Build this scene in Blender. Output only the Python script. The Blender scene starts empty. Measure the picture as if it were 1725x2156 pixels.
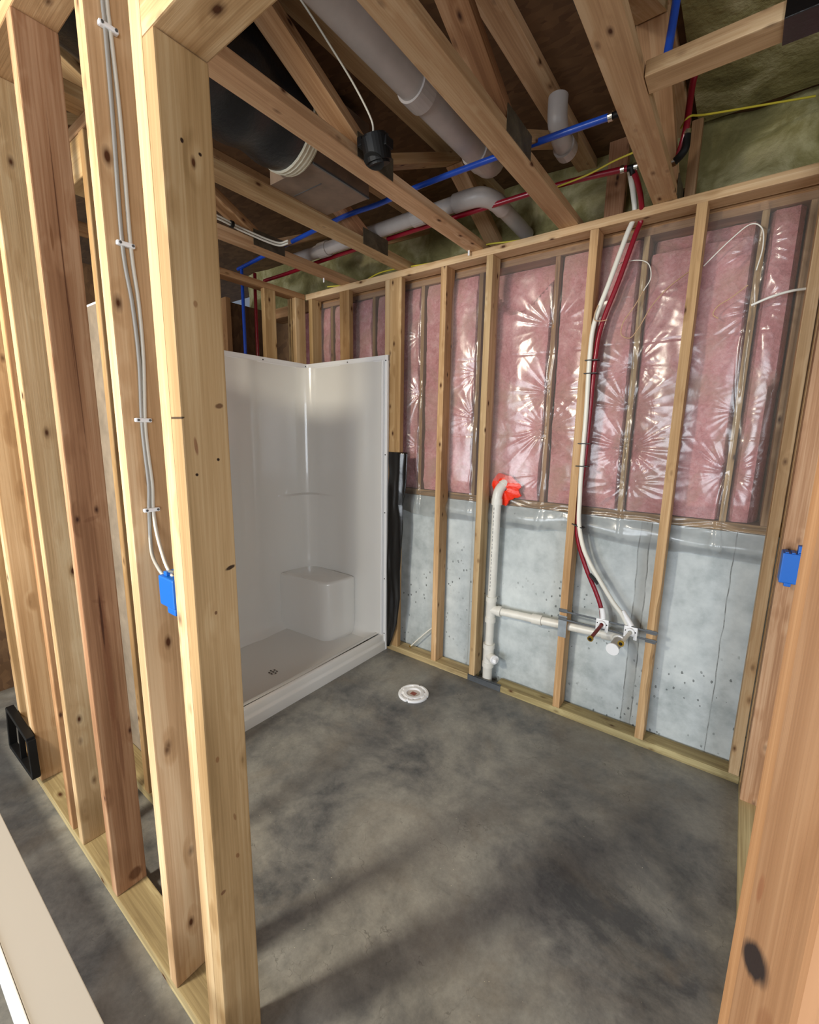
import bpy, bmesh, math, random
from mathutils import Vector, Matrix, noise
random.seed(7)
sc = bpy.context.scene
COL = sc.collection
# ------------------------------------------------------------------ camera
CAM = Vector((2.6411, -2.2574, 1.5071))
YAW, PITCH, ROLL, FPX = -0.6395, -0.1767, 0.0164, 930.445
cd = bpy.data.cameras.new('camera'); cam = bpy.data.objects.new('camera', cd); COL.objects.link(cam)
fw = Vector((math.sin(YAW)*math.cos(PITCH), math.cos(YAW)*math.cos(PITCH), math.sin(PITCH)))
r0 = Vector((math.cos(YAW), -math.sin(YAW), 0)); u0 = r0.cross(fw)
rr = math.cos(ROLL)*r0 + math.sin(ROLL)*u0; uu = -math.sin(ROLL)*r0 + math.cos(ROLL)*u0
M = Matrix((rr, uu, -fw)).transposed().to_4x4(); M.translation = CAM
cam.matrix_world = M
cd.sensor_fit = 'VERTICAL'; cd.sensor_height = 24; cd.lens = FPX/2156*24; cd.clip_start = .01
sc.camera = cam
# ------------------------------------------------------------------ world, lights, exposure
w = bpy.data.worlds.new('world'); sc.world = w; w.use_nodes = True
w.node_tree.nodes['Background'].inputs[0].default_value = (.55, .62, .75, 1)
w.node_tree.nodes['Background'].inputs[1].default_value = 0.3
sc.view_settings.view_transform = 'Standard'; sc.view_settings.look = 'None'
sc.view_settings.gamma = 1; sc.view_settings.use_curve_mapping = False
sc.view_settings.exposure = -0.06
sc.cycles.use_denoising = True
sc.cycles.max_bounces = 8; sc.cycles.transparent_max_bounces = 16
sc.cycles.caustics_reflective = False; sc.cycles.caustics_refractive = False

def area(name, loc, aim, sx, sy, power, col):
    l = bpy.data.lights.new(name, 'AREA'); l.shape = 'RECTANGLE'; l.size = sx; l.size_y = sy
    l.energy = power; l.color = col
    o = bpy.data.objects.new(name, l); COL.objects.link(o); o.location = loc
    o.rotation_euler = (Vector(aim)-Vector(loc)).to_track_quat('-Z', 'Y').to_euler()
    return o
area('window_daylight', (.8, -6.35, 1.3), (1.5, 0, 1.0), 3.2, 1.7, 240, (.88, .94, 1.0))
area('hall_ceiling_lamp', (1.0, -3.35, 2.42), (1.2, -1.9, .9), .28, .28, 72, (1.0, .91, .74))
area('added_side_daylight', (5.14, -4.1, 1.35), (1.2, -.9, .4), 1.7, 1.5, 95, (.84, .92, 1.0))  # added unseen source: cool light from the right-hand side

# ------------------------------------------------------------------ node helpers
class N:
    def __init__(s, name):
        s.m = bpy.data.materials.new(name); s.m.use_nodes = True
        s.t = s.m.node_tree; s.n = s.t.nodes; s.l = s.t.links
        s.b = s.n['Principled BSDF']; s.out = s.n['Material Output']
    def add(s, k, **kw):
        nd = s.n.new(k)
        for a, v in kw.items(): setattr(nd, a, v)
        return nd
    def set(s, nd, i, v):
        if hasattr(v, 'links') or isinstance(v, bpy.types.NodeSocket): s.l.new(v, nd.inputs[i])
        else: nd.inputs[i].default_value = v
    def math(s, op, a, b=0.0, c=None):
        nd = s.add('ShaderNodeMath', operation=op); s.set(nd, 0, a); s.set(nd, 1, b)
        if c is not None: s.set(nd, 2, c)
        return nd.outputs[0]
    def mix(s, f, a, b):
        nd = s.add('ShaderNodeMix', data_type='RGBA'); s.set(nd, 0, f); s.set(nd, 6, a); s.set(nd, 7, b); return nd.outputs[2]
    def coords(s, kind='Object', scale=(1, 1, 1), offs=None):
        tc = s.add('ShaderNodeTexCoord'); mp = s.add('ShaderNodeMapping'); s.l.new(tc.outputs[kind], mp.inputs[0])
        mp.inputs['Scale'].default_value = scale
        if offs is not None: s.l.new(offs, mp.inputs['Location'])
        return mp.outputs[0]
    def noise(s, vec, scale, detail=3, rough=.5, dist=0.0):
        nd = s.add('ShaderNodeTexNoise'); s.l.new(vec, nd.inputs['Vector'])
        nd.inputs['Scale'].default_value = scale; nd.inputs['Detail'].default_value = detail
        nd.inputs['Roughness'].default_value = rough; nd.inputs['Distortion'].default_value = dist
        return nd.outputs[0]
    def ramp(s, f, stops):
        nd = s.add('ShaderNodeValToRGB'); s.l.new(f, nd.inputs[0]); e = nd.color_ramp.elements
        while len(e) < len(stops): e.new(.5)
        for el, (p, c) in zip(e, stops): el.position = p; el.color = c if len(c) == 4 else (*c, 1)
        return nd.outputs[0]
    def bump(s, h, strength=.3, dist=.01):
        nd = s.add('ShaderNodeBump'); s.l.new(h, nd.inputs['Height']); nd.inputs['Strength'].default_value = strength
        nd.inputs['Distance'].default_value = dist; s.l.new(nd.outputs[0], s.b.inputs['Normal'])
    def base(s, v): s.set(s.b, 'Base Color', v)

def g(v): return tuple(((x/255)/12.92 if x/255 <= .04045 else ((x/255+.055)/1.055)**2.4) for x in v)
def c4(v): return (*g(v), 1)

def plain(name, rgb, rough=.5, metal=0, spec=.5, vary=0.0, bump=0.0, coat=0):
    a = N(name)
    if vary:
        v = a.noise(a.coords(), 14, 4, .6)
        a.base(a.ramp(v, [(.3, g([c*(1-vary) for c in rgb])), (.7, g([min(255, c*(1+vary*.6)) for c in rgb]))]))
    else: a.base(c4(rgb))
    if bump: a.bump(a.noise(a.coords(), 60, 4, .6), bump, .004)
    a.b.inputs['Roughness'].default_value = rough; a.b.inputs['Metallic'].default_value = metal
    a.b.inputs['Specular IOR Level'].default_value = spec; a.b.inputs['Coat Weight'].default_value = coat
    return a.m

def wood(name, dark, mid, light, knot=(78, 44, 22), ks=1.0, marks=()):
    a = N(name)
    oi = a.add('ShaderNodeObjectInfo')
    cmb = a.add('ShaderNodeCombineXYZ')
    r1 = a.math('MULTIPLY', oi.outputs['Random'], 37.0); r2 = a.math('MULTIPLY', oi.outputs['Random'], 91.0)
    a.l.new(r1, cmb.inputs[0]); a.l.new(r1, cmb.inputs[1]); a.l.new(r2, cmb.inputs[2])
    # knots
    kc = a.coords(scale=(15, 15, 7.5), offs=cmb.outputs[0])
    vo = a.add('ShaderNodeTexVoronoi'); vo.inputs['Scale'].default_value = 1.0; a.l.new(kc, vo.inputs['Vector'])
    kd = vo.outputs['Distance']
    # grain, bent round the knots
    gc = a.coords(scale=(46, 46, 1.5), offs=cmb.outputs[0])
    add = a.add('ShaderNodeVectorMath', operation='ADD'); a.l.new(gc, add.inputs[0])
    bend = a.ramp(kd, [(0.0, (1, 1, 1)), (.42, (0, 0, 0))])
    a.l.new(bend, add.inputs[1])
    n1 = a.noise(add.outputs[0], .55, 2, .5)
    n2 = a.noise(a.coords(scale=(190, 190, 3.5), offs=cmb.outputs[0]), 1.0, 3, .6)
    n3 = a.noise(a.coords(scale=(3, 3, 1.1), offs=cmb.outputs[0]), 1.2, 2, .5)
    f = a.math('ADD', a.math('MULTIPLY', n1, .62), a.math('MULTIPLY', n2, .38))
    col = a.ramp(f, [(.36, g(dark)), (.5, g(mid)), (.62, g(light))])
    blotch = a.ramp(n3, [(.38, (.80, .76, .70)), (.62, (1.06, 1.05, 1.04))])
    mu = a.add('ShaderNodeMix', data_type='RGBA', blend_type='MULTIPLY'); mu.inputs[0].default_value = 1
    a.l.new(col, mu.inputs[6]); a.l.new(blotch, mu.inputs[7])
    hv = a.add('ShaderNodeHueSaturation'); a.l.new(mu.outputs[2], hv.inputs['Color'])
    a.l.new(a.math('ADD', a.math('MULTIPLY', oi.outputs['Random'], .22), .90), hv.inputs['Value'])
    a.l.new(a.math('ADD', a.math('MULTIPLY', oi.outputs['Random'], -.014), .505), hv.inputs['Hue'])
    kj = a.math('ADD', kd, a.math('MULTIPLY', a.math('SUBTRACT', n2, .5), .05))
    km = a.ramp(kj, [(.055*ks, (1, 1, 1)), (.10*ks, (.45, .45, .45)), (.17*ks, (0, 0, 0))])
    fin = a.mix(km, hv.outputs[0], c4(knot))
    if marks:
        sp = a.add('ShaderNodeSeparateXYZ'); tcm = a.add('ShaderNodeTexCoord'); a.l.new(tcm.outputs['Object'], sp.inputs[0])
        wn = a.math('MULTIPLY', a.math('SUBTRACT', a.noise(a.coords(scale=(150, 150, 60)), 1.0, 3, .7), .5), 1.1)
        for (my, mz, ry, rz, rot, st, colr) in marks:
            dy = a.math('SUBTRACT', sp.outputs[1], my); dz = a.math('SUBTRACT', sp.outputs[2], mz)
            ca, sa = math.cos(rot), math.sin(rot)
            u = a.math('DIVIDE', a.math('ADD', a.math('MULTIPLY', dy, ca), a.math('MULTIPLY', dz, sa)), ry)
            v = a.math('DIVIDE', a.math('SUBTRACT', a.math('MULTIPLY', dz, ca), a.math('MULTIPLY', dy, sa)), rz)
            rad = a.math('SQRT', a.math('ADD', a.math('MULTIPLY', u, u), a.math('MULTIPLY', v, v)))
            m_ = a.math('MULTIPLY', a.ramp(a.math('ADD', a.math('MULTIPLY', rad, .5), a.math('MULTIPLY', wn, .18)), [(.36, (1, 1, 1)), (.58, (0, 0, 0))]), st)
            fin = a.mix(m_, fin, c4(colr))
    a.base(fin)
    a.b.inputs['Roughness'].default_value = .62; a.b.inputs['Specular IOR Level'].default_value = .25
    a.bump(a.math('ADD', f, a.math('MULTIPLY', n2, .6)), .22, .0015)
    return a.m

PINE = wood('pale_pine', (184, 152, 110), (206, 174, 132), (222, 196, 156))
PINE2 = wood('honey_pine', (168, 134, 92), (190, 156, 112), (208, 178, 136))
FIR = wood('reddish_fir', (142, 104, 74), (168, 128, 94), (190, 154, 120), knot=(60, 34, 24))
FIR2 = wood('orange_fir', (160, 120, 80), (184, 142, 100), (200, 160, 118), knot=(92, 60, 42), ks=.7)
TREAT = wood('treated_pine', (146, 130, 94), (174, 158, 116), (198, 184, 140))
TRUSS = wood('truss_lumber', (172, 138, 100), (194, 160, 120), (208, 180, 142))
DARKW = wood('dark_lumber', (140, 104, 66), (160, 124, 84), (178, 144, 102))  # lumber in a darker brown tone
DK = (44, 26, 18); MD = (120, 76, 44)
# the same lumber with the knots and cracks the photo shows on three boards
yc = -1.8205
KNOTTY = wood('knotty_pine', (166, 134, 94), (188, 154, 112), (204, 174, 134), ks=.55, marks=[
    (-1.789-yc, 1.199, .011, .004, .25, .95, DK), (-1.801-yc, 1.414, .003, .003, 0, 1, DK), (-1.844-yc, 1.388, .003, .003, 0, 1, DK), (-1.864-yc, 1.489, .005, .002, .2, .9, DK),
    (-1.793-yc, 1.513, .008, .005, .2, .8, (84, 48, 28)), (-1.831-yc, 1.933, .003, .004, 0, 1, DK), (-1.801-yc, 1.926, .003, .003, 0, 1, DK), (-1.842-yc, 1.44, .0035, .016, .1, .6, (110, 50, 30)),
    (-1.826-yc, 1.684, .004, .006, 0, .6, MD), (-1.825-yc, 1.115, .003, .004, 0, .8, (90, 50, 30)), (-1.842-yc, .80, .004, .007, 0, .65, MD), (-1.811-yc, .54, .004, .007, .3, .7, MD),
    (-1.812-yc, .64, .003, .010, .2, .6, MD), (-1.849-yc, .478, .006, .005, 0, .7, (96, 52, 34))])
CRACKED = wood('cracked_fir', (138, 100, 70), (164, 124, 90), (184, 148, 114), knot=(70, 40, 28), ks=.7, marks=[
    (.002, 1.90, .0014, .30, 0, .75, (80, 44, 28)), (.006, 1.62, .0016, .22, .01, .7, (84, 48, 30)), (.001, .80, .010, .26, 0, .55, (110, 62, 38)), (-.002, .92, .003, .09, 0, .8, (66, 36, 24)),
    (.012, .04, .020, .022, 0, .75, (84, 46, 26)), (-.016, 1.93, .003, .03, 0, .6, MD), (0, 1.22, .020, .006, .3, .25, (96, 56, 36)), (.01, .50, .005, .12, 0, .5, (104, 62, 40)), (-.004, .98, .018, .006, -.4, .25, (96, 56, 36))])
yj = -2.1045
JAMBW = wood('jamb_fir', (148, 114, 80), (163, 129, 94), (176, 143, 108), knot=(92, 60, 42), ks=.5, marks=[
    (-2.091-yj, 1.335, .037, .0052, 2.39, 1, (46, 36, 36)), (-2.080-yj, 1.353, .010, .004, 2.2, .5, (140, 84, 56)), (-2.125-yj, 1.352, .018, .004, 2.3, .35, (128, 78, 50))])

def mk_floor():
    a = N('concrete_slab'); co = a.coords('Object')
    big = a.noise(co, 1.6, 9, .66, .35); mid = a.noise(co, 7.5, 8, .74, .4); fine = a.noise(co, 90, 4, .7)
    f = a.math('ADD', a.math('MULTIPLY', big, .72), a.math('MULTIPLY', mid, .28))
    c = a.ramp(f, [(.385, g((78, 80, 82))), (.455, g((112, 112, 110))), (.53, g((138, 137, 131))), (.61, g((160, 158, 150)))])
    warm = a.noise(co, 2.6, 4, .6, .8)
    c = a.mix(a.ramp(warm, [(.52, (0, 0, 0)), (.68, (.4, .4, .4))]), c, c4((124, 114, 100)))
    ck = a.add('ShaderNodeTexVoronoi', feature='DISTANCE_TO_EDGE'); wv = a.add('ShaderNodeVectorMath', operation='ADD')
    nn = a.add('ShaderNodeTexNoise'); a.l.new(co, nn.inputs[0]); nn.inputs['Scale'].default_value = 6; nn.inputs['Detail'].default_value = 5
    a.l.new(co, wv.inputs[0]); a.l.new(nn.outputs[1], wv.inputs[1]); a.l.new(wv.outputs[0], ck.inputs['Vector']); ck.inputs['Scale'].default_value = 2.3
    scr = a.math('MULTIPLY', a.ramp(ck.outputs[0], [(0, (1, 1, 1)), (.012, (0, 0, 0))]), a.ramp(mid, [(.5, (0, 0, 0)), (.6, (.55, .55, .55))]))
    c = a.mix(scr, c, c4((70, 68, 64)))
    sp = a.add('ShaderNodeTexVoronoi'); a.l.new(co, sp.inputs['Vector']); sp.inputs['Scale'].default_value = 42
    spm = a.math('MULTIPLY', a.ramp(sp.outputs[0], [(.045, (1, 1, 1)), (.06, (0, 0, 0))]), a.ramp(a.noise(co, 3.1, 2), [(.54, (0, 0, 0)), (.6, (.9, .9, .9))]))
    c = a.mix(spm, c, c4((225, 215, 190)))
    mu = a.add('ShaderNodeMix', data_type='RGBA', blend_type='MULTIPLY'); mu.inputs[0].default_value = 1
    a.l.new(c, mu.inputs[6]); a.l.new(a.ramp(fine, [(.3, (.88, .88, .88)), (.7, (1.06, 1.06, 1.06))]), mu.inputs[7])
    a.base(mu.outputs[2])
    a.l.new(a.ramp(mid, [(.4, (.36, .36, .36)), (.6, (.62, .62, .62))]), a.b.inputs['Roughness'])
    a.bump(a.math('ADD', mid, a.math('MULTIPLY', fine, .25)), .12, .004)
    return a.m
FLOOR = mk_floor()

def mk_conc():
    a = N('foundation_concrete'); co = a.coords('Object')
    sep = a.add('ShaderNodeSeparateXYZ'); a.l.new(co, sep.inputs[0]); X = sep.outputs[0]; Z = sep.outputs[2]
    big = a.noise(co, 2.4, 5, .6); mid = a.noise(co, 11, 5, .65)
    c = a.ramp(a.math('ADD', a.math('MULTIPLY', big, .6), a.math('MULTIPLY', mid, .4)),
               [(.36, g((154, 163, 165))), (.5, g((186, 194, 196))), (.64, g((206, 213, 214)))])
    wob = a.math('MULTIPLY', a.math('SUBTRACT', a.noise(a.coords('Object', (1, 1, 3)), 2.0, 3), .5), .02)
    Xw = a.math('ADD', a.math('ADD', X, wob), 1.0)
    for x0, wd, st in ((2.29, .0028, .75), (2.335, .0028, .75), (2.665, .0022, .8), (1.37, .003, .35)):
        d = a.math('ABSOLUTE', a.math('SUBTRACT', Xw, x0))
        m = a.math('MULTIPLY', a.math('LESS_THAN', d, wd), a.math('MULTIPLY', a.ramp(mid, [(.40, (.25, .25, .25)), (.58, (1, 1, 1))]), st))
        c = a.mix(m, c, c4((84, 86, 84)))
    band = a.math('MULTIPLY', a.math('LESS_THAN', a.math('ABSOLUTE', a.math('SUBTRACT', Xw, 2.3125)), .0225), .35)
    c = a.mix(band, c, c4((150, 154, 152)))
    vo = a.add('ShaderNodeTexVoronoi'); a.l.new(a.coords('Object', (1, 1, .7)), vo.inputs['Vector']); vo.inputs['Scale'].default_value = 34
    dens = a.ramp(a.math('ADD', a.noise(co, 3.2, 3), a.math('MULTIPLY', a.math('ADD', Z, .5), -.10)), [(.44, (0, 0, 0)), (.54, (1, 1, 1))])
    jag = a.math('ADD', vo.outputs[0], a.math('MULTIPLY', a.noise(co, 130, 2), .22))
    pit = a.math('MULTIPLY', a.math('LESS_THAN', jag, .285), dens)
    c = a.mix(a.math('MULTIPLY', pit, .75), c, c4((72, 78, 78)))
    a.base(c); a.b.inputs['Roughness'].default_value = .75
    a.bump(a.math('SUBTRACT', a.math('ADD', mid, a.math('MULTIPLY', a.noise(co, 70, 4, .7), .35)), pit), .3, .004)
    return a.m
CONC = mk_conc()

def mk_batt():
    a = N('pink_fibreglass'); co = a.coords('Object')
    b = a.noise(co, 7, 6, .65, .8); f = a.noise(co, 55, 5, .7, .6); s = a.noise(co, 3.2, 4, .6, .5)
    c = a.ramp(a.math('ADD', a.math('MULTIPLY', b, .6), a.math('MULTIPLY', f, .4)),
               [(.34, g((184, 112, 114))), (.48, g((218, 148, 150))), (.62, g((238, 182, 182)))])
    c = a.mix(a.ramp(s, [(.47, (0, 0, 0)), (.64, (.8, .8, .8))]), c, c4((196, 152, 134)))
    a.base(c); a.b.inputs['Roughness'].default_value = 1; a.b.inputs['Specular IOR Level'].default_value = 0
    a.bump(a.math('ADD', b, a.math('MULTIPLY', f, .5)), .8, .02)
    return a.m
BATT = mk_batt()

def mk_poly():
    a = N('clear_poly_sheet'); a.n.remove(a.b)
    tr = a.add('ShaderNodeBsdfTransparent'); tr.inputs[0].default_value = (.93, .93, .93, 1)
    gl = a.add('ShaderNodeBsdfGlossy'); gl.inputs['Roughness'].default_value = .19; gl.inputs[0].default_value = (1, 1, 1, 1)
    df = a.add('ShaderNodeBsdfDiffuse'); df.inputs[0].default_value = (.85, .85, .83, 1)
    co = a.coords('Object')
    bp = a.add('ShaderNodeBump'); bp.inputs['Strength'].default_value = .35; bp.inputs['Distance'].default_value = .006
    a.l.new(a.noise(a.coords('Object', (1, 1, .8)), 9, 2, .5, 1.2), bp.inputs['Height']); a.l.new(bp.outputs[0], gl.inputs['Normal'])
    lw = a.add('ShaderNodeFresnel'); lw.inputs[0].default_value = 1.5; a.l.new(bp.outputs[0], lw.inputs['Normal'])
    m1 = a.add('ShaderNodeMixShader'); m1.inputs[0].default_value = .085; a.l.new(tr.outputs[0], m1.inputs[1]); a.l.new(df.outputs[0], m1.inputs[2])
    m2 = a.add('ShaderNodeMixShader'); a.l.new(a.math('ADD', a.math('MULTIPLY', lw.outputs[0], .75), .012), m2.inputs[0])
    a.l.new(m1.outputs[0], m2.inputs[1]); a.l.new(gl.outputs[0], m2.inputs[2]); a.l.new(m2.outputs[0], a.out.inputs[0])
    return a.m
POLY = mk_poly()

def mk_foam():
    a = N('spray_foam'); co = a.coords('Object'); b = a.noise(co, 5, 5, .6, .6)
    a.base(a.ramp(b, [(.35, g((112, 104, 62))), (.5, g((142, 134, 86))), (.66, g((186, 178, 136)))]))
    a.b.inputs['Roughness'].default_value = .8; a.bump(a.noise(co, 22, 5, .6), .6, .02); return a.m
FOAM = mk_foam()

def mk_osb():
    a = N('osb_deck'); co = a.coords('Object', (1, 1, 1)); vo = a.add('ShaderNodeTexVoronoi'); a.l.new(a.coords('Object', (18, 42, 20)), vo.inputs['Vector']); vo.inputs['Scale'].default_value = 1
    a.base(a.mix(a.ramp(a.noise(co, 20, 3), [(.3, (.2, .2, .2)), (.7, (.8, .8, .8))]), a.ramp(vo.outputs['Color'], [(.2, g((84, 58, 36))), (.8, g((124, 92, 60)))]), c4((100, 72, 46))))
    a.b.inputs['Roughness'].default_value = .8; return a.m
OSB = mk_osb()
PVC = plain('white_pvc', (226, 224, 216), .32, vary=.04)
PVC_SHADE = plain('shaded_white_pvc', (182, 174, 170), .36, vary=.04)  # same white PVC, overhead shade put into the colour
CAPW = plain('white_cap', (245, 246, 248), .35)
RED = plain('red_pex', (136, 12, 36), .28, coat=.2)
RED2 = plain('dark_red_pex', (124, 34, 30), .3)
BLUE = plain('blue_pex', (28, 78, 190), .28, coat=.2)
WHITE = plain('white_pex', (232, 230, 220), .35)
CABLE = plain('cable_jacket', (220, 216, 204), .42)
CABLEG = plain('grey_cable_jacket', (168, 166, 160), .42)
YELL = plain('yellow_jacket', (206, 190, 60), .45)
BROWNW = plain('tan_wire', (196, 160, 122), .5)
BLACK = plain('black_plastic', (12, 12, 13), .55, spec=.3)
BSHEET = plain('black_poly_sheet', (10, 10, 11), .2, spec=.6, bump=.15)
BRASS = plain('brass', (214, 178, 74), .28, metal=1)
COPPER = plain('crimp_steel', (200, 196, 186), .25, metal=1)
STEEL = plain('galvanised_steel', (168, 176, 182), .38, metal=.85, vary=.12)
STRAPM = plain('dull_strap', (104, 108, 112), .5, metal=.6, vary=.1)
GUSS = plain('truss_plate', (96, 88, 72), .55, metal=.5, vary=.25, bump=.8)
BBOX = plain('blue_box_plastic', (8, 98, 192), .42)
ORANGE = plain('red_orange_sealant', (236, 48, 12), .35, bump=.5)
SHOWER = plain('white_gelcoat', (236, 235, 231), .18, coat=.5)
DUCT = plain('black_duct_jacket', (22, 23, 26), .35, bump=.6)
WOOL = plain('white_wool', (216, 210, 190), .95, bump=.8)
TINBOX = plain('duct_boot_board', (128, 108, 92), .6, vary=.1)
DRYW = plain('drywall_paint', (214, 210, 202), .7)
TRIMM = plain('primed_board', (186, 181, 173), .5)
TRIMW = plain('white_edge', (246, 250, 250), .4)
DARKP = plain('hole_black', (8, 7, 6), .8)
TIE = plain('black_tie', (10, 10, 10), .5)

# ------------------------------------------------------------------ object helpers
def tag(o, label=None, cat=None, group=None, kind=None):
    if label: o['label'] = label
    if cat: o['category'] = cat
    if group: o['group'] = group
    if kind: o['kind'] = kind
    return o
WM = {}
def link(name, bm, mat, parent=None, smooth=False, mw=None):
    me = bpy.data.meshes.new(name); bmesh.ops.recalc_face_normals(bm, faces=bm.faces)
    if smooth and len(bm.faces) < 60000:
        for e in bm.edges:
            if len(e.link_faces) == 2 and e.calc_face_angle(0) > .75: e.smooth = False
    bm.to_mesh(me); bm.free()
    if smooth:
        for p in me.polygons: p.use_smooth = True
    me.materials.append(mat)
    o = bpy.data.objects.new(name, me); COL.objects.link(o)
    if mw is not None: o.matrix_world = mw
    WM[o.name] = mw.copy() if mw is not None else Matrix()
    if parent: put(o, parent)
    return o
def empty(name, loc=(0, 0, 0)):
    o = bpy.data.objects.new(name, None); COL.objects.link(o); o.location = loc; o.empty_display_size = .05; WM[o.name] = Matrix.Translation(loc)
    return o
def put(o, parent):
    """parent keeping the world placement"""
    mw = WM[o.name]; o.parent = parent
    o.matrix_parent_inverse = WM[parent.name].inverted(); o.matrix_basis = mw
    return o
def bm_box(bm, a, b, bev=0):
    v0 = len(bm.verts)
    r = bmesh.ops.create_cube(bm, size=1)
    for v in r['verts']:
        v.co = Vector((a[i]+(b[i]-a[i])*(v.co[i]+.5) for i in range(3)))
    if bev:
        es = list({e for v in r['verts'] for e in v.link_edges})
        bmesh.ops.bevel(bm, geom=es, offset=bev, segments=2, affect='EDGES', profile=.6)
def frame(p0, p1, side):
    d = (Vector(p1)-Vector(p0)); L = d.length; d.normalize()
    s = Vector(side); s = (s-d*s.dot(d)).normalized(); n = d.cross(s)
    m = Matrix((s, n, d)).transposed().to_4x4(); m.translation = p0
    return m, L
def beam(name, p0, p1, side, wd, th, mat, parent=None, bev=.003, wob=0):
    """lumber: local z runs along its length, wd along side, th along the other; p0-p1 is its centre line"""
    m, L = frame(p0, p1, side); bm = bmesh.new()
    bm_box(bm, (-wd/2, -th/2, 0), (wd/2, th/2, L), bev)
    o = link(name, bm, mat, None, mw=m)
    if parent: put(o, parent)
    return o
def lumber(name, a, b, mat, label=None, cat=None, group=None, kind=None, parent=None, bev=.003):
    """axis-aligned board between corners a and b; the grain follows the longest side"""
    a = Vector(a); b = Vector(b); d = b-a; ax = max(range(3), key=lambda i: d[i]); o1, o2 = [i for i in range(3) if i != ax]
    c = (a+b)/2; p0 = c.copy(); p0[ax] = a[ax]; p1 = c.copy(); p1[ax] = b[ax]
    s = Vector((0, 0, 0)); s[o1] = 1
    o = beam(name, p0, p1, s, d[o1], d[o2], mat, parent, bev)
    tag(o, label, cat, group, kind); return o
def box(name, a, b, mat, parent=None, bev=0, smooth=False):
    a = Vector(a); b = Vector(b); c = (a+b)/2; bm = bmesh.new(); bm_box(bm, a-c, b-c, bev)
    o = link(name, bm, mat, None, smooth, Matrix.Translation(c))
    if parent: put(o, parent)
    return o
def spline(pts, n=10):
    pts = [Vector(p) for p in pts]
    if len(pts) < 3: return pts
    P = [2*pts[0]-pts[1]]+pts+[2*pts[-1]-pts[-2]]; out = []
    for i in range(1, len(P)-2):
        for k in range(n):
            t = k/n; a, b, c, d = P[i-1:i+3]
            out.append(.5*((2*b)+(c-a)*t+(2*a-5*b+4*c-d)*t*t+(3*b-a-3*c+d)*t**3))
    out.append(pts[-1]); return out
def tube(name, pts, r, mat, parent=None, seg=14, n=8, smooth_path=True, sx=1.0, caps=True):
    ps = spline(pts, n) if smooth_path else [Vector(p) for p in pts]
    o0 = ps[0].copy(); bm = bmesh.new(); rings = []; up = None
    for i, p in enumerate(ps):
        t = (ps[min(i+1, len(ps)-1)]-ps[max(i-1, 0)]).normalized()
        if up is None: up = t.orthogonal().normalized()
        up = (up-t*up.dot(t)).normalized(); s = t.cross(up)
        rr_ = r(i/(len(ps)-1)) if callable(r) else r
        rings.append([bm.verts.new(p-o0+(up*math.cos(a)*sx+s*math.sin(a))*rr_) for a in [2*math.pi*k/seg for k in range(seg)]])
    for A, B in zip(rings, rings[1:]):
        for k in range(seg): bm.faces.new((A[k], A[(k+1) % seg], B[(k+1) % seg], B[k]))
    if caps: bm.faces.new(rings[0][::-1]); bm.faces.new(rings[-1])
    o = link(name, bm, mat, None, True, Matrix.Translation(o0))
    me = o.data
    if caps:
        for p in me.polygons[-2:]: p.use_smooth = False
    if parent: put(o, parent)
    return o
def ring(name, c, d, r0_, r1_, h, mat, parent=None, seg=24):
    """a short pipe collar: outer r1_, inner r0_, height h, centred on c along d"""
    m, _ = frame(c, Vector(c)+Vector(d), Vector(d).orthogonal()); bm = bmesh.new(); V = []
    for (r_, z) in ((r0_, -h/2), (r1_, -h/2), (r1_, h/2), (r0_, h/2)):
        V.append([bm.verts.new((r_*math.cos(2*math.pi*k/seg), r_*math.sin(2*math.pi*k/seg), z)) for k in range(seg)])
    for i in range(4):
        A, B = V[i], V[(i+1) % 4]
        for k in range(seg): bm.faces.new((A[k], A[(k+1) % seg], B[(k+1) % seg], B[k]))
    o = link(name, bm, mat, None, False, m)
    if parent: put(o, parent)
    return o
def disc(name, c, d, r_, h, mat, parent=None, seg=20):
    m, _ = frame(c, Vector(c)+Vector(d), Vector(d).orthogonal()); bm = bmesh.new()
    bmesh.ops.create_cone(bm, cap_ends=True, segments=seg, radius1=r_, radius2=r_, depth=h)
    o = link(name, bm, mat, None, False, m)
    if parent: put(o, parent)
    return o
def struct(o): o['kind'] = 'structure'; return o

H = 2.471; ST = .038; FWD = .089
F = -1.865; FB = F+FWD
# ------------------------------------------------------------------ the setting
struct(box('floor', (-3.2, -6.6, -.1), (5.2, .3, 0), FLOOR))
DECK = H+.368
struct(box('ceiling', (-3.2, -6.6, DECK), (5.2, .6, DECK+.018), OSB))
struct(box('wall_back', (-3.2, .105, -.1), (5.2, .30, 1.104), CONC))
struct(box('wall_far_left', (-3.25, -6.6, -.1), (-3.2, .6, DECK), DRYW))
wr = bmesh.new()
for a, b in (((5.2, -6.6, -.1), (5.25, -5.0, DECK)), ((5.2, -3.2, -.1), (5.25, .6, DECK)), ((5.2, -5.0, -.1), (5.25, -3.2, .55)), ((5.2, -5.0, 2.15), (5.25, -3.2, DECK))):
    bm_box(wr, a, b)
struct(link('wall_far_right', wr, DRYW))
wn = bmesh.new()
for a, b in (((5.18, -5.0, .55), (5.24, -4.95, 2.15)), ((5.18, -3.25, .55), (5.24, -3.2, 2.15)), ((5.18, -4.95, .55), (5.24, -3.25, .6)), ((5.18, -4.95, 2.1), (5.24, -3.25, 2.15))):
    bm_box(wn, a, b)
struct(link('added_side_window', wn, TRIMW))  # unseen window frame added for the extra side daylight
wf = bmesh.new()
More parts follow.
